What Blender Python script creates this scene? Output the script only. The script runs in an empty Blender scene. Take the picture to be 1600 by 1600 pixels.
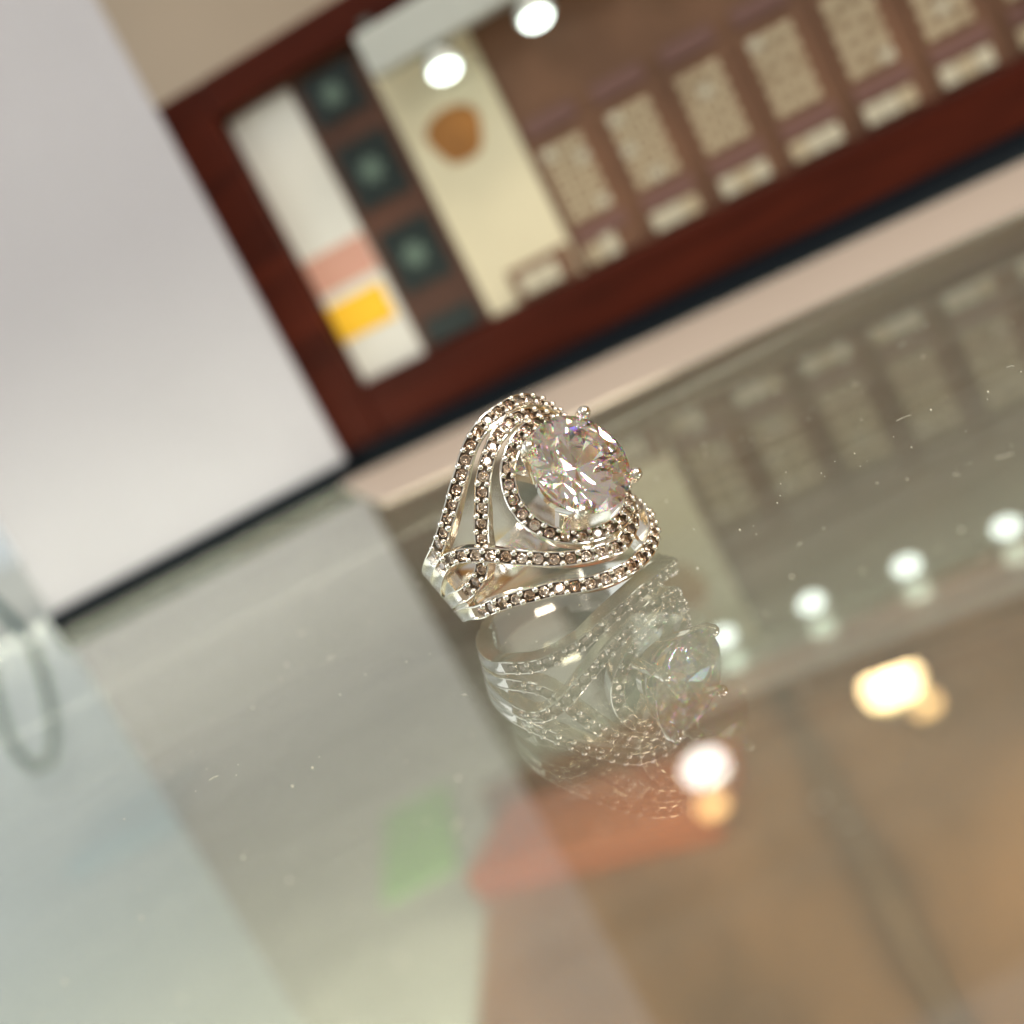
import bpy, bmesh, math, random
from mathutils import Vector, Matrix
random.seed(7)
R_ = math.radians
MM = 0.001
S = bpy.context.scene
COL = S.collection

# ------------------------------------------------------------------ camera
cam_d = bpy.data.cameras.new('camera')
cam = bpy.data.objects.new('camera', cam_d); COL.objects.link(cam)
cam_d.sensor_width = 36; cam_d.lens = 43.45
cam_d.clip_start = 0.002; cam_d.clip_end = 20
_x = Vector((0.88809577, -0.09062739, -0.45063575))
_y = Vector((0.45965846, 0.17509914, 0.87066319))
_f = Vector((0, 0.98037083, -0.19716245))
cam.matrix_world = Matrix(((_x.x, _y.x, -_f.x, -4.96340215*MM), (_x.y, _y.y, -_f.y, -110.86362677*MM),
                           (_x.z, _y.z, -_f.z, 30.91617429*MM), (0, 0, 0, 1)))
cam_d.dof.use_dof = True
cam_d.dof.focus_distance = 0.1085
cam_d.dof.aperture_fstop = 13.5
cam_d.dof.aperture_blades = 0
S.camera = cam

# ------------------------------------------------------------------ world and lamps
w = bpy.data.worlds.new('World'); S.world = w; w.use_nodes = True
bg = w.node_tree.nodes['Background']
bg.inputs['Color'].default_value = (1.0, 0.965, 0.91, 1)
bg.inputs['Strength'].default_value = 0.42

def area(name, loc, target, sx, sy, power, color):
    d = bpy.data.lights.new(name, 'AREA'); d.shape = 'RECTANGLE'; d.size = sx; d.size_y = sy
    d.energy = power; d.color = color
    o = bpy.data.objects.new(name, d); COL.objects.link(o)
    o.location = loc
    o.rotation_euler = (Vector(target)-Vector(loc)).to_track_quat('-Z', 'Y').to_euler()
    return o
area('window_light', (-1.0, 0.15, 0.42), (0, 0.05, 0), 0.9, 0.75, 5.0, (0.86, 0.95, 1.0))
area('ceiling_light', (0.25, -0.35, 1.3), (0, 0.05, 0), 0.45, 0.2, 7.0, (1.0, 0.90, 0.76))
area('counter_spot', (0.55, -0.25, 0.55), (0, 0, 0), 0.12, 0.12, 1.6, (1.0, 0.80, 0.56))
area('case_spot', (-0.25, -0.75, 0.75), (0, 0.1, 0.03), 0.3, 0.12, 2.2, (1.0, 0.95, 0.86))

area('stone_fill_light', (0.95, -0.75, 0.75), (0, 0, 0), 0.55, 0.35, 9.0, (0.95, 0.98, 1.0))  # added source behind the viewer, puts white into the stone's facets
area('left_wall_fill', (-1.3, 0.9, 0.8), (-1.3, 1.8, 0.3), 0.8, 0.4, 6.0, (0.92, 0.97, 1.0))  # unseen lamp added to brighten the pale far wall
area('case_fill', (-0.14, 0.07, -0.012), (-0.14, 0.17, -0.12), 0.75, 0.03, 2.0, (1.0, 0.95, 0.87))  # added under the glass to brighten the case and its contents
S.view_settings.view_transform = 'Standard'
S.view_settings.look = 'None'
S.view_settings.exposure = 0.0
S.view_settings.gamma = 1.0
cy = S.cycles
cy.max_bounces = 24; cy.transmission_bounces = 18; cy.glossy_bounces = 12; cy.transparent_max_bounces = 24
cy.diffuse_bounces = 4
cy.sample_clamp_indirect = 12
cy.use_denoising = True
cy.adaptive_threshold = 0.004
cy.blur_glossy = 0.02

# ------------------------------------------------------------------ materials
def nodes_of(name):
    m = bpy.data.materials.new(name); m.use_nodes = True
    nt = m.node_tree; nt.nodes.clear()
    out = nt.nodes.new('ShaderNodeOutputMaterial')
    return m, nt, out
def pbr(name, col, rough=0.5, metal=0.0, noise=0.0, scale=200.0, stretch=(1, 1, 1), bump=0.0, coat=0.0, spec=0.5, sat=None):
    m, nt, out = nodes_of(name)
    p = nt.nodes.new('ShaderNodeBsdfPrincipled')
    p.inputs['Base Color'].default_value = (*col, 1)
    p.inputs['Roughness'].default_value = rough
    p.inputs['Metallic'].default_value = metal
    p.inputs['Specular IOR Level'].default_value = spec
    p.inputs['Coat Weight'].default_value = coat
    if noise or bump:
        tc = nt.nodes.new('ShaderNodeTexCoord'); mp = nt.nodes.new('ShaderNodeMapping')
        mp.inputs['Scale'].default_value = stretch
        nz = nt.nodes.new('ShaderNodeTexNoise'); nz.inputs['Scale'].default_value = scale
        nz.inputs['Detail'].default_value = 6
        nt.links.new(tc.outputs['Object'], mp.inputs[0]); nt.links.new(mp.outputs[0], nz.inputs['Vector'])
        if noise:
            rp = nt.nodes.new('ShaderNodeValToRGB')
            rp.color_ramp.elements[0].position = 0.3; rp.color_ramp.elements[1].position = 0.7
            rp.color_ramp.elements[0].color = (*[c*(1-noise) for c in col], 1)
            rp.color_ramp.elements[1].color = (*[min(1, c*(1+noise)) for c in col], 1)
            nt.links.new(nz.outputs['Fac'], rp.inputs[0]); nt.links.new(rp.outputs[0], p.inputs['Base Color'])
        if bump:
            b = nt.nodes.new('ShaderNodeBump'); b.inputs['Strength'].default_value = bump
            b.inputs['Distance'].default_value = 0.00005
            nt.links.new(nz.outputs['Fac'], b.inputs['Height']); nt.links.new(b.outputs[0], p.inputs['Normal'])
    nt.links.new(p.outputs[0], out.inputs[0])
    return m
def emit(name, col, st):
    m, nt, out = nodes_of(name)
    e = nt.nodes.new('ShaderNodeEmission'); e.inputs[0].default_value = (*col, 1); e.inputs[1].default_value = st
    nt.links.new(e.outputs[0], out.inputs[0]); return m
def crystal(name, iors, tint):
    """clear faceted stone: red, green and blue are bent by slightly different amounts (fire)"""
    m, nt, out = nodes_of(name)
    prev = None
    for c, ior in zip(((1, 0, 0), (0, 1, 0), (0, 0, 1)), iors):
        g = nt.nodes.new('ShaderNodeBsdfGlass')
        g.inputs['Color'].default_value = (*[a*b for a, b in zip(c, tint)], 1)
        g.inputs['Roughness'].default_value = 0; g.inputs['IOR'].default_value = ior
        if prev is None: prev = g
        else:
            a = nt.nodes.new('ShaderNodeAddShader')
            nt.links.new(prev.outputs[0], a.inputs[0]); nt.links.new(g.outputs[0], a.inputs[1]); prev = a
    g = nt.nodes.new('ShaderNodeBsdfGlass'); g.inputs['Color'].default_value = (*tint, 1)
    g.inputs['Roughness'].default_value = 0; g.inputs['IOR'].default_value = iors[1]
    ms = nt.nodes.new('ShaderNodeMixShader'); ms.inputs[0].default_value = 0.3
    nt.links.new(g.outputs[0], ms.inputs[1]); nt.links.new(prev.outputs[0], ms.inputs[2])
    nt.links.new(ms.outputs[0], out.inputs[0]); return m
def glassy(name, ior, tint, tint2):
    """small stones: each one has its own slightly different body colour"""
    m, nt, out = nodes_of(name)
    oi = nt.nodes.new('ShaderNodeObjectInfo'); rp = nt.nodes.new('ShaderNodeValToRGB')
    rp.color_ramp.elements[0].color = (*tint2, 1); rp.color_ramp.elements[1].color = (*tint, 1)
    rp.color_ramp.elements[1].position = 0.75
    g = nt.nodes.new('ShaderNodeBsdfGlass')
    g.inputs['Roughness'].default_value = 0; g.inputs['IOR'].default_value = ior
    nt.links.new(oi.outputs['Random'], rp.inputs[0]); nt.links.new(rp.outputs[0], g.inputs['Color'])
    nt.links.new(g.outputs[0], out.inputs[0]); return m
def sheet_glass(name, tint):
    """plate glass: Fresnel reflection at each face, straight clear transmission between"""
    m, nt, out = nodes_of(name)
    geo = nt.nodes.new('ShaderNodeNewGeometry')
    mx = nt.nodes.new('ShaderNodeMix'); mx.data_type = 'FLOAT'
    mx.inputs[2].default_value = 2.1; mx.inputs[3].default_value = 1/2.1
    nt.links.new(geo.outputs['Backfacing'], mx.inputs[0])
    fr = nt.nodes.new('ShaderNodeFresnel'); nt.links.new(mx.outputs[0], fr.inputs['IOR'])
    tr = nt.nodes.new('ShaderNodeBsdfTransparent'); tr.inputs[0].default_value = (*tint, 1)
    gl = nt.nodes.new('ShaderNodeBsdfGlossy'); gl.inputs['Roughness'].default_value = 0.0
    gl.inputs['Color'].default_value = (1, 1, 1, 1)
    ms = nt.nodes.new('ShaderNodeMixShader')
    nt.links.new(fr.outputs[0], ms.inputs[0]); nt.links.new(tr.outputs[0], ms.inputs[1]); nt.links.new(gl.outputs[0], ms.inputs[2])
    # dust film and wiping marks, plus a painted pale haze that lifts the reflections
    df = nt.nodes.new('ShaderNodeBsdfDiffuse'); df.inputs[0].default_value = (0.74, 0.755, 0.68, 1)
    tc = nt.nodes.new('ShaderNodeTexCoord'); nz = nt.nodes.new('ShaderNodeTexNoise')
    nz.inputs['Scale'].default_value = 18; nz.inputs['Detail'].default_value = 8
    nt.links.new(tc.outputs['Object'], nz.inputs['Vector'])
    mp = nt.nodes.new('ShaderNodeMapping'); mp.inputs['Rotation'].default_value = (0, 0, 0.7); mp.inputs['Scale'].default_value = (14, 160, 1)
    n2 = nt.nodes.new('ShaderNodeTexNoise'); n2.inputs['Scale'].default_value = 1.0; n2.inputs['Detail'].default_value = 5
    nt.links.new(tc.outputs['Object'], mp.inputs[0]); nt.links.new(mp.outputs[0], n2.inputs['Vector'])
    av = nt.nodes.new('ShaderNodeMix'); av.data_type = 'FLOAT'; av.inputs[0].default_value = 0.45
    nt.links.new(nz.outputs['Fac'], av.inputs[2]); nt.links.new(n2.outputs['Fac'], av.inputs[3])
    mr = nt.nodes.new('ShaderNodeMapRange')
    mr.inputs[1].default_value = 0.36; mr.inputs[2].default_value = 0.66; mr.inputs[3].default_value = 0.02; mr.inputs[4].default_value = 0.085
    nt.links.new(av.outputs[0], mr.inputs[0])
    m2 = nt.nodes.new('ShaderNodeMixShader')
    nt.links.new(mr.outputs[0], m2.inputs[0]); nt.links.new(ms.outputs[0], m2.inputs[1]); nt.links.new(df.outputs[0], m2.inputs[2])
    nt.links.new(m2.outputs[0], out.inputs[0]); return m

M = dict(
    silver=pbr('silver', (0.91, 0.86, 0.765), 0.13, 1.0, bump=0.25, scale=900),
    polished=pbr('polished_silver', (0.92, 0.88, 0.81), 0.10, 1.0, bump=0.22, scale=700, stretch=(1, 4, 1)),
    bead_silver=pbr('bead_silver', (0.93, 0.89, 0.81), 0.10, 1.0),
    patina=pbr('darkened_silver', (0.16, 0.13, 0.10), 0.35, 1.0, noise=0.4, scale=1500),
    cz=crystal('clear_crystal', (2.145, 2.165, 2.19), (1.0, 0.97, 0.945)),
    pave=glassy('small_crystal', 2.15, (0.98, 0.94, 0.895), (0.88, 0.80, 0.72)),
    glass=sheet_glass('plate_glass', (0.77, 0.79, 0.73)),
    trim=pbr('pale_laminate', (0.47, 0.385, 0.32), 0.6, noise=0.05, scale=30, stretch=(1, 12, 1)),
    case=pbr('case_lining', (0.42, 0.42, 0.37), 0.85, noise=0.08, scale=40),
    case_back=pbr('case_back_board', (0.20, 0.20, 0.14), 0.8, noise=0.08, scale=40),
    white_board=pbr('white_board_paint', (0.46, 0.46, 0.495), 0.55, noise=0.045, scale=14),
    black=pbr('black_rubber', (0.004, 0.007, 0.011), 0.5, spec=0.12),
    mahogany=pbr('dark_red_wood', (0.052, 0.008, 0.003), 0.5, noise=0.45, scale=26, stretch=(1, 10, 10), spec=0.12),
    brown_board=pbr('brown_board', (0.165, 0.08, 0.042), 0.6, noise=0.18, scale=60),
    dark_brown=pbr('dark_brown_board', (0.075, 0.028, 0.014), 0.6, noise=0.3, scale=60),
    paper=pbr('white_paper', (0.70, 0.69, 0.63), 0.7, noise=0.03, scale=60),
    pink=pbr('pink_paper', (0.62, 0.33, 0.25), 0.7, noise=0.05, scale=80),
    yellow=pbr('yellow_paper', (0.90, 0.52, 0.02), 0.6, noise=0.04, scale=80),
    cream=pbr('cream_card', (0.70, 0.64, 0.45), 0.65, noise=0.05, scale=50),
    amber=pbr('amber_print', (0.36, 0.15, 0.03), 0.6, noise=0.2, scale=90),
    tile=pbr('black_tile', (0.012, 0.022, 0.022), 0.35),
    tile_star=pbr('grey_green_print', (0.10, 0.15, 0.12), 0.5),
    header=pbr('purple_brown_print', (0.17, 0.085, 0.07), 0.6),
    cell=pbr('beige_cell', (0.52, 0.44, 0.29), 0.6, noise=0.07, scale=70),
    cell2=pbr('pale_cell', (0.60, 0.56, 0.42), 0.6, noise=0.06, scale=70),
    cell3=pbr('tan_cell', (0.44, 0.36, 0.23), 0.6, noise=0.07, scale=70),
    grey_metal=pbr('grey_metal', (0.48, 0.50, 0.46), 0.5, 0.2, noise=0.05, scale=30),
    dark_metal=pbr('dark_grey_metal', (0.10, 0.11, 0.10), 0.5, 0.3),
    led=emit('led_lens', (0.88, 1.0, 0.90), 6.0),
    warm=emit('warm_bulb', (1.0, 0.72, 0.36), 26.0),
    warm_dim=emit('warm_bulb_dim', (1.0, 0.62, 0.26), 9.0),
    cool=emit('white_bulb', (1.0, 1.0, 0.93), 14.0),
    wood=pbr('brown_tray_wood', (0.155, 0.078, 0.036), 0.5, noise=0.6, scale=9, stretch=(2, 1, 1)),
    wood_dark=pbr('dark_tray_wood', (0.09, 0.05, 0.025), 0.5, noise=0.25, scale=30),
    red=pbr('red_leather', (0.33, 0.075, 0.012), 0.5, noise=0.15, scale=50),
    green=pbr('pale_green_card', (0.28, 0.48, 0.19), 0.6, noise=0.05, scale=50),
    teal=pbr('teal_plastic', (0.02, 0.075, 0.085), 0.3),
    teal_card=pbr('blue_grey_card', (0.10, 0.19, 0.21), 0.6, noise=0.1, scale=40),
    wall=pbr('beige_wall_paint', (0.44, 0.36, 0.27), 0.8, noise=0.06, scale=4),
    pale_wall=pbr('pale_blue_wall_paint', (0.78, 0.87, 0.91), 0.8, noise=0.04, scale=4),
    warm_wall=pbr('golden_wood_wall', (0.50, 0.27, 0.09), 0.6, noise=0.2, scale=5),
    dark_wall=pbr('beige_wall', (0.62, 0.52, 0.40), 0.6, noise=0.2, scale=5),
    dust=pbr('dust', (0.85, 0.80, 0.66), 0.7),
)

# ------------------------------------------------------------------ helpers (all lengths in mm)
def mesh(name, verts, faces, mats, smooth=False, fmat=None, sharp=None):
    me = bpy.data.meshes.new(name)
    me.from_pydata([tuple(c*MM for c in v) for v in verts], [], faces)
    for m in (mats if isinstance(mats, (list, tuple)) else [mats]): me.materials.append(m)
    if fmat: me.polygons.foreach_set('material_index', fmat)
    if smooth: me.polygons.foreach_set('use_smooth', [True]*len(me.polygons))
    if sharp is not None: me.set_sharp_from_angle(angle=sharp)
    me.update()
    return me
def link(name, data, parent=None, kind=None, label=None):
    o = bpy.data.objects.new(name, data); COL.objects.link(o)
    if parent is not None: o.parent = parent
    if kind: o['kind'] = kind
    if label: o['label'] = label
    return o
def thing(name, label, cat, loc=(0, 0, 0), rot=(0, 0, 0), group=None):
    o = bpy.data.objects.new(name, None); COL.objects.link(o)
    o.empty_display_size = 0.005
    o.location = [c*MM for c in loc]; o.rotation_euler = rot
    o['label'] = label; o['category'] = cat
    if group: o['group'] = group
    return o
def tag(o, label, cat, group=None):
    o['label'] = label; o['category'] = cat
    if group: o['group'] = group
    return o
def bevbox(name, x0, x1, y0, y1, z0, z1, mat, bev=0.3, seg=2):
    bm = bmesh.new()
    bmesh.ops.create_cube(bm, size=1)
    for v in bm.verts:
        v.co = Vector(((x0 if v.co.x < 0 else x1)*MM, (y0 if v.co.y < 0 else y1)*MM, (z0 if v.co.z < 0 else z1)*MM))
    if bev: bmesh.ops.bevel(bm, geom=bm.edges[:], offset=bev*MM, segments=seg, affect='EDGES', profile=0.6)
    me = bpy.data.meshes.new(name); bm.to_mesh(me); bm.free()
    me.materials.append(mat); return me
def tube(path, radii, n=12, cap=True):
    """verts, faces of a round tube along points with a radius per point"""
    P = [Vector(p) for p in path]; vs = []; fs = []
    up = None
    for i, p in enumerate(P):
        t = (P[min(i+1, len(P)-1)]-P[max(i-1, 0)]).normalized()
        if up is None:
            up = t.orthogonal().normalized()
        up = (up-t*up.dot(t)).normalized(); b = t.cross(up)
        for k in range(n):
            a = 2*math.pi*k/n
            vs.append(p+radii[i]*(math.cos(a)*up+math.sin(a)*b))
    for i in range(len(P)-1):
        for k in range(n):
            fs.append((i*n+k, i*n+(k+1) % n, (i+1)*n+(k+1) % n, (i+1)*n+k))
    if cap:
        fs.append(tuple(range(n))[::-1]); fs.append(tuple((len(P)-1)*n+k for k in range(n)))
    return vs, fs
def ball(c, r, n=12, m=8, axis=None, squash=1.0):
    vs = []; fs = []
    ax = Vector(axis).normalized() if axis is not None else Vector((0, 0, 1))
    u = ax.orthogonal().normalized(); v = ax.cross(u); c = Vector(c)
    vs.append(c+ax*r*squash)
    for i in range(1, m):
        ph = math.pi*i/m
        for k in range(n):
            a = 2*math.pi*k/n
            vs.append(c+ax*r*squash*math.cos(ph)+r*math.sin(ph)*(math.cos(a)*u+math.sin(a)*v))
    vs.append(c-ax*r*squash)
    for k in range(n): fs.append((0, 1+k, 1+(k+1) % n))
    for i in range(m-2):
        for k in range(n):
            fs.append((1+i*n+k, 1+(i+1)*n+k, 1+(i+1)*n+(k+1) % n, 1+i*n+(k+1) % n))
    last = len(vs)-1
    for k in range(n): fs.append((last, 1+(m-2)*n+(k+1) % n, 1+(m-2)*n+k))
    return vs, fs
def join(parts):
    vs = []; fs = []
    for v, f in parts:
        o = len(vs); vs += v; fs += [tuple(i+o for i in q) for q in f]
    return vs, fs

# ================================================================== SETTING
# glass counter top: the ring stands on z = 0
gx0, gx1, gy0 = -700, 500, -420
glass = link('glass_counter_top', bevbox('glass_counter_top', gx0, gx1, gy0, 190, -3.0, 0, M['glass'], 0), kind='structure')
# pale trim along the back edge of the glass: two straight lengths meeting at a slight bend
def prism(name, poly, z0, z1, mat, parent=None, kind=None):
    n = len(poly)
    vs = [(x, y, z0) for x, y in poly]+[(x, y, z1) for x, y in poly]
    fs = [tuple(range(n))[::-1], tuple(range(n, 2*n))]+[(i, (i+1) % n, n+(i+1) % n, n+i) for i in range(n)]
    return link(name, mesh(name, vs, fs, mat), parent, kind)
prism('counter_back_trim', [(-24, 100), (81, 66.5), (400, -35), (400, 16), (108, 110), (-35, 154)], 0.004, 0.45, M['trim'], kind='structure')
# inside of the display case below the glass
bmv = []
link('case_floor', bevbox('case_floor', -700, 500, -420, 520, -126, -122, M['case'], 0), kind='structure')
link('case_back_wall', bevbox('case_back_wall', -700, 500, 520, 526, -126, -3.2, M['case_back'], 0), kind='structure')
# back ledge behind the trim where boards stand
link('back_ledge', bevbox('back_ledge', -700, 500, 190.2, 526, -3.1, -0.1, M['grey_metal'], 0), kind='structure')
# far wall of the shop
link('shop_wall_left', bevbox('shop_wall_left', -3200, -420, 1795, 1830, -800, 1500, M['pale_wall'], 0), kind='structure')
link('shop_wall', bevbox('shop_wall', -419, 2600, 1800, 1830, -800, 1500, M['wall'], 0), kind='structure')

link('unseen_wall_right', bevbox('unseen_wall_right', 1500, 1530, -1800, 1795, -800, 700, M['warm_wall'], 0), kind='structure')  # out of view, added for a warm bounce on the ring's bands
link('unseen_wall_behind', bevbox('unseen_wall_behind', -1500, 1495, -1830, -1800, -800, 500, M['dark_wall'], 0), kind='structure')  # out of view, added for the ring's metal and stone to reflect
# ================================================================== WHITE BOARD on the left
wb = thing('white_board', 'tall blank pale grey board standing at the back of the counter on a black rail', 'board', (-103.1, 151.1, 0), (0, 0, math.atan2(1.98, 70.45)))
link('board_panel', bevbox('board_panel', 1.0, 71.5, 1.0, 6, 4.3, 175, M['white_board'], 0.5), wb)
link('base_rail', bevbox('base_rail', 0, 71.7, -0.2, 7, 0.05, 4.3, M['black'], 0.4), wb)

# ================================================================== FRAMED BOARD on the right
fb = thing('framed_board', 'dark red wooden framed display board with rows of small beige cells, standing behind the ring', 'board', (-36, 160, 0), (0, 0, R_(-17)))
def part(name, x0, x1, z0, z1, depth, mat, parent=fb, back=3.0, bev=0.25, label=None):
    o = link(name, bevbox(name, x0, x1, back-depth, back, z0, z1, M[mat] if isinstance(mat, str) else mat, bev), parent, label=label); return o
part('backing_panel', 6, 172, 6, 82, 3.0, 'brown_board', back=7.0)
part('base_rail', 3, 172, 0.05, 5.0, 7.5, 'black', back=7.0)
part('frame_rail', 4, 15, 5.0, 86, 8.0, 'mahogany', back=7.2, bev=1.0)
part('frame_rail', 15.05, 165, 5.0, 17, 8.0, 'mahogany', back=7.2, bev=1.0)
part('frame_rail', 15.05, 165, 78, 86, 8.0, 'mahogany', back=7.2, bev=1.0)
part('frame_rail', 165.05, 176, 5.0, 86, 8.0, 'mahogany', back=7.2, bev=1.0)
st = part('paper_strip', 15.3, 30.5, 15.5, 77, 0.6, 'paper', back=3.9)
part('pink_patch', 15.5, 30.3, 37, 45, 0.2, 'pink', st, back=3.28, bev=0.03)
part('yellow_patch', 15.5, 28.8, 26.5, 34.5, 0.25, 'yellow', st, back=3.28, bev=0.03)
dk = part('dark_column', 30.8, 47, 17.2, 77, 0.6, 'dark_brown', back=3.9)
for zc, hh in ((20.2, 2.6), (36.0, 6.6), (54.8, 6.6), (71.5, 5.0)):
    t = part('black_tile', 33.0, 44.5, zc-hh, zc+hh, 0.5, 'tile', dk, back=3.3, bev=0.1)
# star prints on the tiles are thin plates on the tile faces
def star(x, z, r):
    vs = []; fs = []
    n = 16
    for yy in (2.55, 2.80):
        for k in range(n):
            a = 2*math.pi*k/n; q = r*(1.0 if k % 2 == 0 else 0.62)
            vs.append((x+q*math.cos(a), yy, z+q*math.sin(a)))
    fs = [tuple(range(n)), tuple(range(n, 2*n))[::-1]]+[((i+1) % n, i, n+i, n+(i+1) % n) for i in range(n)]
    link('star_print', mesh('star_print', vs, fs, M['tile_star']), dk)
star(38.6, 36.0, 3.3); star(38.6, 55.0, 3.3); star(38.6, 71.5, 3.0)
cp = part('cream_panel', 47.3, 68.5, 17.2, 76, 0.8, 'cream', back=3.9)
# amber printed shape near the top of the cream panel
vs = []; n = 18
for yy in (2.85, 3.15):
    for k in range(n):
        a = 2*math.pi*k/n
        vs.append((57.5+5.6*math.cos(a)*(1+0.12*math.sin(3*a)), yy, 53.0+6.0*math.sin(a)*(1+0.1*math.cos(2*a))))
link('amber_print', mesh('amber_print', vs, [tuple(range(n)), tuple(range(n, 2*n))[::-1]]+[((i+1) % n, i, n+i, n+(i+1) % n) for i in range(n)], M['amber']), cp)
# small label block in front of the cream panel
lb = part('label_block', 54.0, 68.0, 17.4, 24.2, 0.5, 'brown_board', back=3.05)
cellm = {}
def cell(x0, x1, z0, z1, mat, parent, back):
    key = (round(x1-x0, 2), round(z1-z0, 2), mat)
    if key not in cellm:
        cellm[key] = bevbox('cell', -(x1-x0)/2, (x1-x0)/2, -0.5, 0, -(z1-z0)/2, (z1-z0)/2, M[mat], 0.12, 1)
    o = link('cell', cellm[key], parent)
    o.location = ((x0+x1)/2*MM, back*MM, (z0+z1)/2*MM)
    return o
for k in range(3): cell(56.0+2.9*k, 58.6+2.9*k, 18.2, 22.4, 'cell2', lb, 2.6)
x = 70.3
for b in range(7):
    blk = part('cell_block', x-0.7, x+11.6, 17.3, 44.2, 0.6, 'brown_board', back=3.95)
    part('header_strip', x, x+10.8, 22.3, 25.4, 0.5, 'header', blk, back=3.4, bev=0.1)
    if b == 0:
        cell(x+0.6, x+3.4, 17.6, 21.4, 'cell', blk, 3.4); cell(x+4.0, x+7.0, 17.6, 22.0, 'cell2', blk, 3.4)
    else:
        for k in range(3): cell(x+0.4+3.3*k, x+3.4+3.3*k, 17.8, 21.4, 'cell2' if (b+k) % 3 else 'cell', blk, 3.4)
    for r in range(5):
        for k in range(3):
            cell(x+0.8+3.0*k, x+3.3+3.0*k, 27.0+3.2*r, 29.3+3.2*r, random.choice(('cell',)*6+('cell2', 'cell3')), blk, 3.4)
    part('header_strip', x, x+10.8, 45.2, 48.6, 0.5, 'header', back=3.6, bev=0.1)
    x += 14.7

# ================================================================== LIGHT BAR with round lamps, in front of the framed board
lbar = thing('light_bar', 'grey metal bar carrying a row of small white lamps across the framed board', 'lamp', (-36, 160, 0), (0, 0, R_(-17)))
link('bar', bevbox('bar', 50, 168, -8, -1.2, 68.5, 77, M['grey_metal'], 0.6), lbar)
for s in (62.8, 82.6, 102.9, 123.2, 143.5):
    vs, fs = tube([(s, -4.5, 68.6), (s, -4.9, 66.4), (s, -5.6, 63.9)], [1.6, 3.1, 3.6], 20)
    h = link('lamp_housing', mesh('lamp_housing', vs, fs, M['grey_metal'], True, sharp=0.6), lbar)
    vs, fs = ball((s, -6.0, 63.4), 2.9, 18, 10, (0, -0.35, -1), 0.45)
    link('lamp_lens', mesh('lamp_lens', vs, fs, M['led'], True), h)

for s in (52, 108, 164):
    link('bracket', bevbox('bracket', s-1.2, s+1.2, -1.15, -0.85, 70, 80, M['dark_metal'], 0.05), lbar)

# ================================================================== wall lamps far behind
def wall_lamp(x, z, r, mat, label, cat='lamp'):
    t = thing('wall_lamp', label, cat, (x, 1800, z), group=None)
    vs, fs = tube([(0, -0.5, 60), (0, -40, 66), (0, -200, 62), (0, -260, 40), (0, -262, r+6)], [7]*5, 10)
    link('arm', mesh('arm', vs, fs, M['dark_metal'], True), t)
    vs, fs = tube([(0, -262, r+12), (0, -262, r+4), (0, -262, r*0.2)], [r*0.4, r*0.8, r*1.25], 20, cap=True)
    link('shade', mesh('shade', vs, fs, M['grey_metal'], True, sharp=0.6), t)
    vs, fs = ball((0, -262, -r*0.2), r, 18, 10)
    b = link('bulb', mesh('bulb', vs, fs, M[mat], True), t); b.scale = (1.35, 1, 1)
wall_lamp(366, 786, 30, 'warm', 'larger warm white bulb on the far wall, right of the ring')
wall_lamp(398, 835, 14, 'warm_dim', 'small dim warm bulb on the far wall beside the larger warm bulb')
wall_lamp(72, 768, 21, 'cool', 'bright white bulb on the far wall, nearest the ring')
wall_lamp(58, 822, 14, 'warm_dim', 'small dim orange bulb on the far wall beside the white bulb')

# ================================================================== things inside the case below the glass
tr = thing('display_tray', 'brown wooden tray lying inside the case under the glass', 'tray', (70, 140, -122), (0, 0, R_(-7)))
link('tray_base', bevbox('tray_base', -132, 150, -150, 86, 0.05, 5, M['wood'], 0.6), tr)
link('tray_rim', bevbox('tray_rim', -134, 152, 86.05, 92, 0.05, 9, M['wood'], 0.8), tr)
link('divider', bevbox('divider', -43, -37, -150, 70, 5.05, 9.5, M['wood_dark'], 0.8), tr)
link('divider', bevbox('divider', 64, 70, -150, 70, 5.05, 9.5, M['wood_dark'], 0.8), tr)
rb = thing('red_box', 'flat red leather box lying in the brown tray under the glass', 'box', (-19, 192, -116.9), (0, 0, R_(-26)))
link('lower_half', bevbox('lower_half', -34, 36, -22, 13, 0.05, 4, M['red'], 1.0), rb)
link('lid', bevbox('lid', -34.4, 36.4, -22.4, 13.4, 4.05, 8, M['red'], 1.4), rb)
tag(link('green_card', bevbox('green_card', -90, -66, 222, 284, -121.9, -120.5, M['green'], 0.3)), 'pale green card lying inside the case under the glass', 'card')
tag(link('blue_grey_card', bevbox('blue_grey_card', -240, -190, 385, 450, -121.9, -116, M['teal_card'], 0.4)), 'dark blue grey card lying in the case at far left', 'card')

# teal cable arch standing left of the white board
A0 = Vector((-108.1, 168.6, 0)); dl = Vector((73.1, 8.52, 0)).normalized()
pts = []
ctrl = [(-16, 0.8), (-18.5, 8), (-20.8, 16), (-21.2, 22), (-19.5, 26.4), (-16.4, 27), (-13.2, 23), (-10.2, 17), (-7.6, 9), (-6, 0.8)]
for s, z in ctrl: pts.append(A0+dl*s+Vector((0, -3, z)))
vs, fs = tube(pts, [1.0]*4+[1.3, 1.3]+[1.1]*4, 12)
tag(link('cable_loop', mesh('cable_loop', vs, fs, M['teal'], True)), 'thin teal cable loop arching beside the white board', 'cable')

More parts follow.
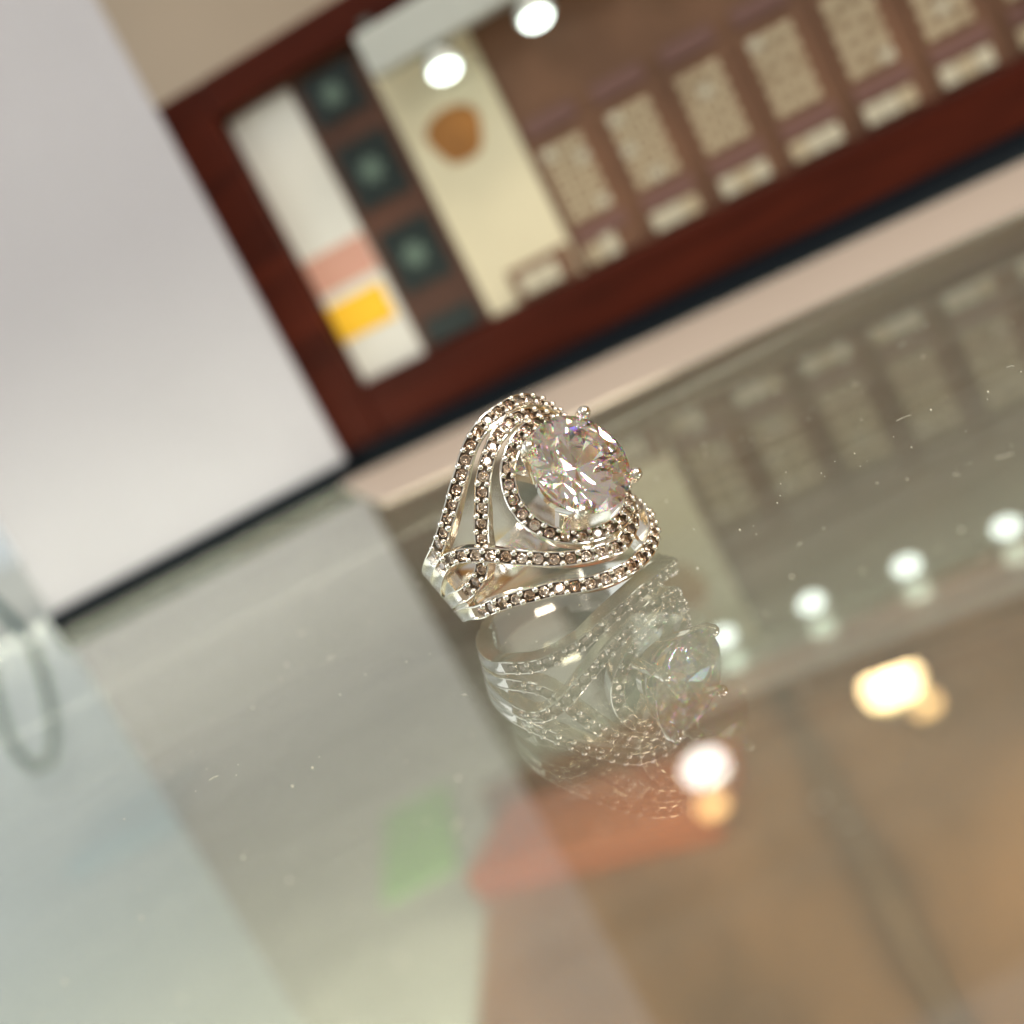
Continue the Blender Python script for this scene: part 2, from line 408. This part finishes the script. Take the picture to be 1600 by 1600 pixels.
# ================================================================== THE RING
PHI, T = R_(35.313), R_(23.2)
nvec = Vector((math.sin(PHI)*math.cos(T), -math.cos(PHI)*math.cos(T), math.sin(T)))
evec = Vector((math.cos(PHI), math.sin(PHI), 0))
avec = nvec.cross(evec)
CC = Vector((-4.787, 2.646, 5.97))           # centre of the finger hole
ring = thing('ring', 'silver ring with a big round clear stone and bands of small stones, lying on glass', 'ring', (CC.x, CC.y, 0))
rot = Matrix((evec, avec, nvec)).transposed()
ring.rotation_euler = rot.to_euler()
OFF = rot.transposed() @ Vector((0, 0, CC.z))    # hole centre in the ring's own axes
def cyl(th, h, rho):                          # angle from the stone (deg), height along the finger, distance from the axis
    a = R_(th)
    return Vector((rho*math.sin(a), h, rho*math.cos(a)))+OFF
def catmull(pts, m, closed=False):
    n = len(pts); out = []
    P = [Vector(p) for p in pts]
    segs = n if closed else n-1
    for i in range(segs):
        if closed: p0, p1, p2, p3 = P[(i-1) % n], P[i], P[(i+1) % n], P[(i+2) % n]
        else: p0, p1, p2, p3 = P[max(i-1, 0)], P[i], P[i+1], P[min(i+2, n-1)]
        for k in range(m):
            t = k/m
            out.append(0.5*((2*p1)+(p2-p0)*t+(2*p0-5*p1+4*p2-p3)*t*t+(3*p1-p0-3*p2+p3)*t**3))
    if not closed: out.append(P[-1])
    return out

# small brilliant for the bands and the bead that holds it
def small_stone():
    vs = []; n = 8
    for k in range(n): a = 2*math.pi*k/n; vs.append((0.29*math.cos(a), 0.29*math.sin(a), 0.13))
    for k in range(n): a = 2*math.pi*(k+.5)/n; vs.append((0.46*math.cos(a), 0.46*math.sin(a), 0.02))
    for k in range(n): a = 2*math.pi*k/n; vs.append((0.50*math.cos(a), 0.50*math.sin(a), -0.02))
    vs.append((0, 0, -0.36))
    fs = [tuple(range(n))]
    for k in range(n):
        fs.append((k, n+k, (k+1) % n)); fs.append((n+k, n+(k+1) % n, (k+1) % n))
        fs.append((n+k, 2*n+k, 2*n+(k+1) % n)); fs.append((n+k, 2*n+(k+1) % n, n+(k+1) % n))
        fs.append((2*n+k, 3*n, 2*n+(k+1) % n))
    return mesh('small_stone', vs, fs, M['pave'])
stone_me = small_stone()
vs, fs = ball((0, 0, 0), 0.295, 10, 7, None, 0.92)
bead_me = mesh('bead', vs, fs, M['bead_silver'], True)

def strand(name, ctrl, closed=False, depth=1.5, w=0.68, pave=88.0, label=None, m=8, pitch=1.40, phase=0.0):
    """ctrl: list of (angle, height, rho of the top face)"""
    pts = catmull(ctrl, m, closed)
    P = [cyl(*p) for p in pts]; n = len(P)
    C = [cyl(p[0], 0, 0)+Vector((0, p[1], 0)) for p in pts]
    T_, N_, B_ = [], [], []
    for i in range(n):
        if closed: t = P[(i+1) % n]-P[i-1]
        else: t = P[min(i+1, n-1)]-P[max(i-1, 0)]
        t.normalize()
        r = Vector((math.sin(R_(pts[i][0])), 0, math.cos(R_(pts[i][0]))))
        nn = (r-t*r.dot(t)).normalized()
        T_.append(t); N_.append(nn); B_.append(t.cross(nn))
    rings = []; vs = []; fs = []; fm = []
    for i in range(n):
        f = 1.0 if (closed or abs(pts[i][0]) < pave) else max(0.0, 1-(abs(pts[i][0])-pave)/2.0)
        fl = -0.03-0.47*f
        prof = [(-w*0.93, -depth), (-w, -depth*0.55), (-w, -0.07), (-w+0.06, 0), (-w+0.14, 0), (-w+0.19, fl), (0, fl-0.02*f),
                (w-0.19, fl), (w-0.14, 0), (w-0.06, 0), (w, -0.07), (w, -depth*0.55), (w*0.93, -depth)]
        for b, r in prof: vs.append(P[i]+B_[i]*b+N_[i]*r)
    k = 13
    for i in range(n if closed else n-1):
        j = (i+1) % n
        on = closed or abs(pts[i][0]) < pave
        for q in range(k):
            q2 = (q+1) % k
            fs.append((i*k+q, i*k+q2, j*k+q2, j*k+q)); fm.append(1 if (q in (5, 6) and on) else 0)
    if not closed:
        fs.append(tuple(range(k))[::-1]); fm.append(0)
        fs.append(tuple((n-1)*k+q for q in range(k))); fm.append(0)
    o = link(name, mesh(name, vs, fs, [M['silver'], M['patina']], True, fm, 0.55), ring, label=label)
    # stones and beads at equal arc steps
    L = [0.0]
    for i in range(1, n+(1 if closed else 0)): L.append(L[-1]+(P[i % n]-P[i-1]).length)
    if closed: s0, s1 = 0.0, L[-1]
    else:
        idx = [i for i in range(n) if abs(pts[i][0]) < pave-1.5]; s0, s1 = L[idx[0]]+0.5, L[idx[-1]]-0.5
    cnt = max(2, round((s1-s0)/pitch)); step = (s1-s0)/cnt
    def at(s):
        if closed: s = s % L[-1]
        for i in range(len(L)-1):
            if L[i+1] >= s: break
        u = (s-L[i])/max(1e-9, L[i+1]-L[i]); j = (i+1) % n
        mix = lambda X: X[i].lerp(X[j], u)
        return mix(P), mix(T_).normalized(), mix(B_).normalized(), mix(N_).normalized()
    for q in range(cnt+(0 if closed else 1)):
        p, t, b, nn = at(s0+q*step+phase)
        so = link('small_stone', stone_me, o)
        mt = Matrix((t, b, nn)).transposed().to_4x4() @ Matrix.Rotation(random.uniform(0, 0.8), 4, 'Z') @ Matrix.Rotation(random.uniform(-.2, .2), 4, 'X') @ Matrix.Rotation(random.uniform(-.2, .2), 4, 'Y')
        mt.translation = (p+nn*-0.06)*MM; so.matrix_local = mt
        if q < cnt:
            p, t, b, nn = at(s0+(q+.5)*step+phase)
            for sg in (-1, 1):
                bo = link('bead', bead_me, o)
                bo.location = (p+b*sg*0.40+nn*0.06+t*random.uniform(-.04, .04))*MM
                sc = random.uniform(0.9, 1.12); bo.scale = (sc, sc, sc)
    return o
def both(left):                                # left half of a band, mirrored to the right half
    return left+[(-a, h, r) for a, h, r in reversed(left[:-1])]
def flat(lst, rho=10.0): return [(a, h, rho) for a, h in lst]
A_ = flat([(-140, 1.75), (-126, 2.0), (-112, 2.3), (-97, 2.55), (-86, 2.75), (-80, 2.92), (-71, 3.37), (-63, 3.94), (-55, 4.65), (-48, 5.4), (-40, 6.19), (-34, 6.9), (-27, 7.6), (-19, 8.15), (-10, 8.45), (0, 8.5)])
E_ = flat([(-140, -1.75), (-126, -2.0), (-112, -2.35), (-97, -2.85), (-86, -3.60), (-75, -4.14), (-66, -4.68), (-58, -5.28), (-51, -5.91), (-43, -6.55), (-37, -7.22), (-31, -7.86), (-25, -8.4), (-18, -8.88), (-9, -9.28), (0, -9.42)])
B_l = [(-140, -.55, 10), (-126, -.62, 10), (-112, -.75, 10), (-97, -1.1, 9.98), (-88, -1.5, 9.9), (-80, -1.58, 9.7), (-70, -1.3, 9.45), (-60, -.1, 9.4), (-52, 1.36, 9.6), (-45, 2.48, 9.85), (-40, 3.4, 9.95), (-34, 4.5, 10), (-27, 5.46, 10), (-20, 6.2, 10), (-12, 6.85, 10), (0, 7.15, 10)]
D_l = [(-140, .55, 10), (-126, .65, 10), (-112, .85, 10), (-97, 1.2, 10.02), (-88, 1.5, 10.05), (-79, 1.58, 10.1), (-71, 1.2, 10.2), (-64, .45, 10.25), (-58, -.4, 10.2), (-52, -1.4, 10.1), (-46, -2.5, 10), (-40, -3.5, 10), (-34, -4.5, 10), (-28, -5.3, 10), (-20, -6.15, 10), (-12, -6.75, 10), (0, -7.35, 10)]
for lst in (A_, E_, B_l, D_l):                 # the plain ends sink into the back of the ring
    lst[0] = (lst[0][0], lst[0][1], 9.45); lst[1] = (lst[1][0], lst[1][1], 9.75); lst[2] = (lst[2][0], lst[2][1], 9.93)
strand('stone_band', both(A_), label='outermost upper band of small stones')
strand('stone_band', both(B_l), label='inner upper band of small stones, passing under the lower band')
strand('stone_band', both(D_l), label='inner lower band of small stones, crossing over the upper band')
strand('stone_band', both(E_), depth=1.6, label='outermost lower band of small stones, resting on the glass')
halo = [(4+34*math.cos(2*math.pi*k/24), 5.72*math.sin(2*math.pi*k/24)-0.05, 10.45) for k in range(24)]
strand('stone_halo', halo[::-1], closed=True, depth=1.7, m=5, pitch=1.42, label='oval halo of small stones round the big stone')

# plain back of the ring
vs = []; fs = []
N1, K = 56, 16
for i in range(N1+1):
    th = 93+(360-186)*i/N1
    u = abs(th-180)/87.0
    hw = 1.9+0.9*u**3
    ro = 9.72-0.10*u; ri = 8.45
    prof = []
    for k in range(9):
        s = -1+2*k/8; prof.append((s*hw, ro-0.22*abs(s)**4))
    for k in range(7):
        s = 1-2*k/6; prof.append((s*hw*0.97, ri+0.12*abs(s)**4))
    for h, r in prof: vs.append(cyl(th, h, r))
for i in range(N1):
    for q in range(K):
        fs.append((i*K+q, (i+1)*K+q, (i+1)*K+(q+1) % K, i*K+(q+1) % K))
fs.append(tuple(range(K))); fs.append(tuple(N1*K+q for q in range(K))[::-1])
link('shank', mesh('shank', vs, fs, M['polished'], True, sharp=0.9), ring)

# short bridges soldered between neighbouring bands
def bridge(th, h0, h1, rho, wdeg=5, d=1.0):
    vs = []
    for t in (th-wdeg/2, th+wdeg/2):
        for h, r in ((h0, rho), (h1, rho), (h1, rho-d), (h0, rho-d)): vs.append(cyl(t, h, r))
    link('bridge', mesh('bridge', vs, [(0, 1, 2, 3), (7, 6, 5, 4), (0, 4, 5, 1), (1, 5, 6, 2), (2, 6, 7, 3), (3, 7, 4, 0)], M['silver']), ring)
bridge(17, -6.9, -8.7, 9.2, 3); bridge(20, -5.2, -6.2, 9.6, 8)
bridge(-8, 6.8, 8.2, 9.6, 8); bridge(12, 5.6, 6.7, 9.6, 6); bridge(-14, -5.0, -6.3, 9.2, 5)

# basket under the stone
def seat_ring(name, r0, r1, rho0, rho1, th):
    vs = []; fs = []; n = 40
    for k in range(n):
        a = 2*math.pi*k/n; c, s = math.cos(a), math.sin(a)
        for rr, zz in ((r0, rho0), (r1, rho1), (r1-th, rho1), (r0-th, rho0)):
            vs.append(Vector((rr*c, rr*s, zz))+OFF)
    for k in range(n):
        j = (k+1) % n
        for q in range(4): fs.append((k*4+q, j*4+q, j*4+(q+1) % 4, k*4+(q+1) % 4))
    link(name, mesh(name, vs, fs, M['polished'], True, sharp=0.6), ring)
seat_ring('gallery_ring', 2.75, 3.15, 10.0, 10.6, 0.45)
seat_ring('base_ring', 2.6, 2.8, 9.0, 9.8, 0.7)
for k in range(4):
    a = R_(45+90*k-1.6); c, s = math.cos(a), math.sin(a)
    pr = []
    prof = [(2.5, 9.1, .62), (3.2, 10.2, .62), (4.05, 11.5, .58), (4.85, 12.55, .52), (5.12, 13.0, .48), (5.10, 13.3, .44)]
    v1 = tube([Vector((r*c, r*s, z))+OFF for r, z, _ in prof], [q for _, _, q in prof], 14)
    v2 = ball(Vector((4.98*c, 4.98*s, 13.55))+OFF, 0.60, 18, 12)
    v, f = join([v1, v2])
    link('prong', mesh('prong', v, f, M['bead_silver'], True, sharp=1.2), ring)
    # arm from the base ring out to the halo
    bvs = []
    tn = Vector((-s, c, 0))
    for rr, zz in ((2.5, 9.8), (5.3, 9.9), (5.3, 8.9), (2.5, 8.9)):
        for sg in (-.5, .5): bvs.append(Vector((rr*c, rr*s, zz))+tn*sg+OFF)
    link('basket_arm', mesh('basket_arm', bvs, [(0, 2, 4, 6), (7, 5, 3, 1), (0, 1, 3, 2), (2, 3, 5, 4), (4, 5, 7, 6), (6, 7, 1, 0)], M['silver']), ring)

# the big round brilliant, cut facet by facet
def brilliant(Rg, zg, rot0):
    bm = bmesh.new()
    bmesh.ops.create_cone(bm, cap_ends=True, cap_tris=False, segments=96, radius1=Rg, radius2=Rg, depth=Rg*4)
    def cut(az, slope, r, z):
        nrm = Vector((math.sin(slope)*math.cos(az), math.sin(slope)*math.sin(az), math.cos(slope)))
        co = Vector((r*math.cos(az), r*math.sin(az), z))
        g = bmesh.ops.bisect_plane(bm, geom=bm.verts[:]+bm.edges[:]+bm.faces[:], plane_co=co, plane_no=nrm, clear_outer=True, dist=1e-6)
        ed = [e for e in g['geom_cut'] if isinstance(e, bmesh.types.BMEdge)]
        if ed: bmesh.ops.contextual_create(bm, geom=ed)
    gt, gb = 0.09, -0.09
    rt = 0.60*Rg; ht = gt+(Rg-rt)*math.tan(R_(31))
    cut(0, 0.0, 0, ht)
    for k in range(8): cut(rot0+R_(45*k), R_(31), Rg, gt)
    for k in range(16): cut(rot0+R_(11.25+22.5*k), R_(37), Rg, gt)
    for k in range(8): cut(rot0+R_(22.5+45*k), R_(18.5), rt*math.cos(R_(22.5)), ht)
    for k in range(8): cut(rot0+R_(45*k), R_(180-40.9), Rg, gb)
    for k in range(16): cut(rot0+R_(11.25+22.5*k), R_(180-41.7), Rg, gb)
    bmesh.ops.recalc_face_normals(bm, faces=bm.faces[:])
    for v in bm.verts: v.co = (v.co+Vector((0, 0, zg))+OFF)*MM
    me = bpy.data.meshes.new('centre_stone'); bm.to_mesh(me); bm.free()
    me.materials.append(M['cz']); return me
link('centre_stone', brilliant(4.74, 12.95, R_(10)), ring)

# lowest point of the ring on the glass
bpy.context.view_layer.update()
lo = 1e9
for o in ring.children:
    mw = ring.matrix_world @ o.matrix_local if False else o.matrix_world
    for v in o.data.vertices: lo = min(lo, (mw @ v.co).z)
ring.location.z -= lo-0.00001

# ------------------------------------------------------------------ dust and lint on the glass
parts = []
for k in range(320):
    x_, y_ = random.uniform(-50, 50), random.uniform(-70, 70)
    r = random.choice((0.03, 0.04, 0.05, 0.06, 0.09))
    parts.append(ball((x_, y_, r*0.6), r, 6, 4))
for k in range(40):
    x_, y_ = random.uniform(-40, 45), random.uniform(-60, 50); a = random.uniform(0, 6.28); l = random.uniform(.2, .7)
    parts.append(tube([(x_, y_, .03), (x_+l*math.cos(a), y_+l*math.sin(a), .05), (x_+2*l*math.cos(a+.3), y_+2*l*math.sin(a+.3), .03)], [.02]*3, 5))
v, f = join(parts)
link('dust', mesh('dust', v, f, M['dust']), kind='stuff')
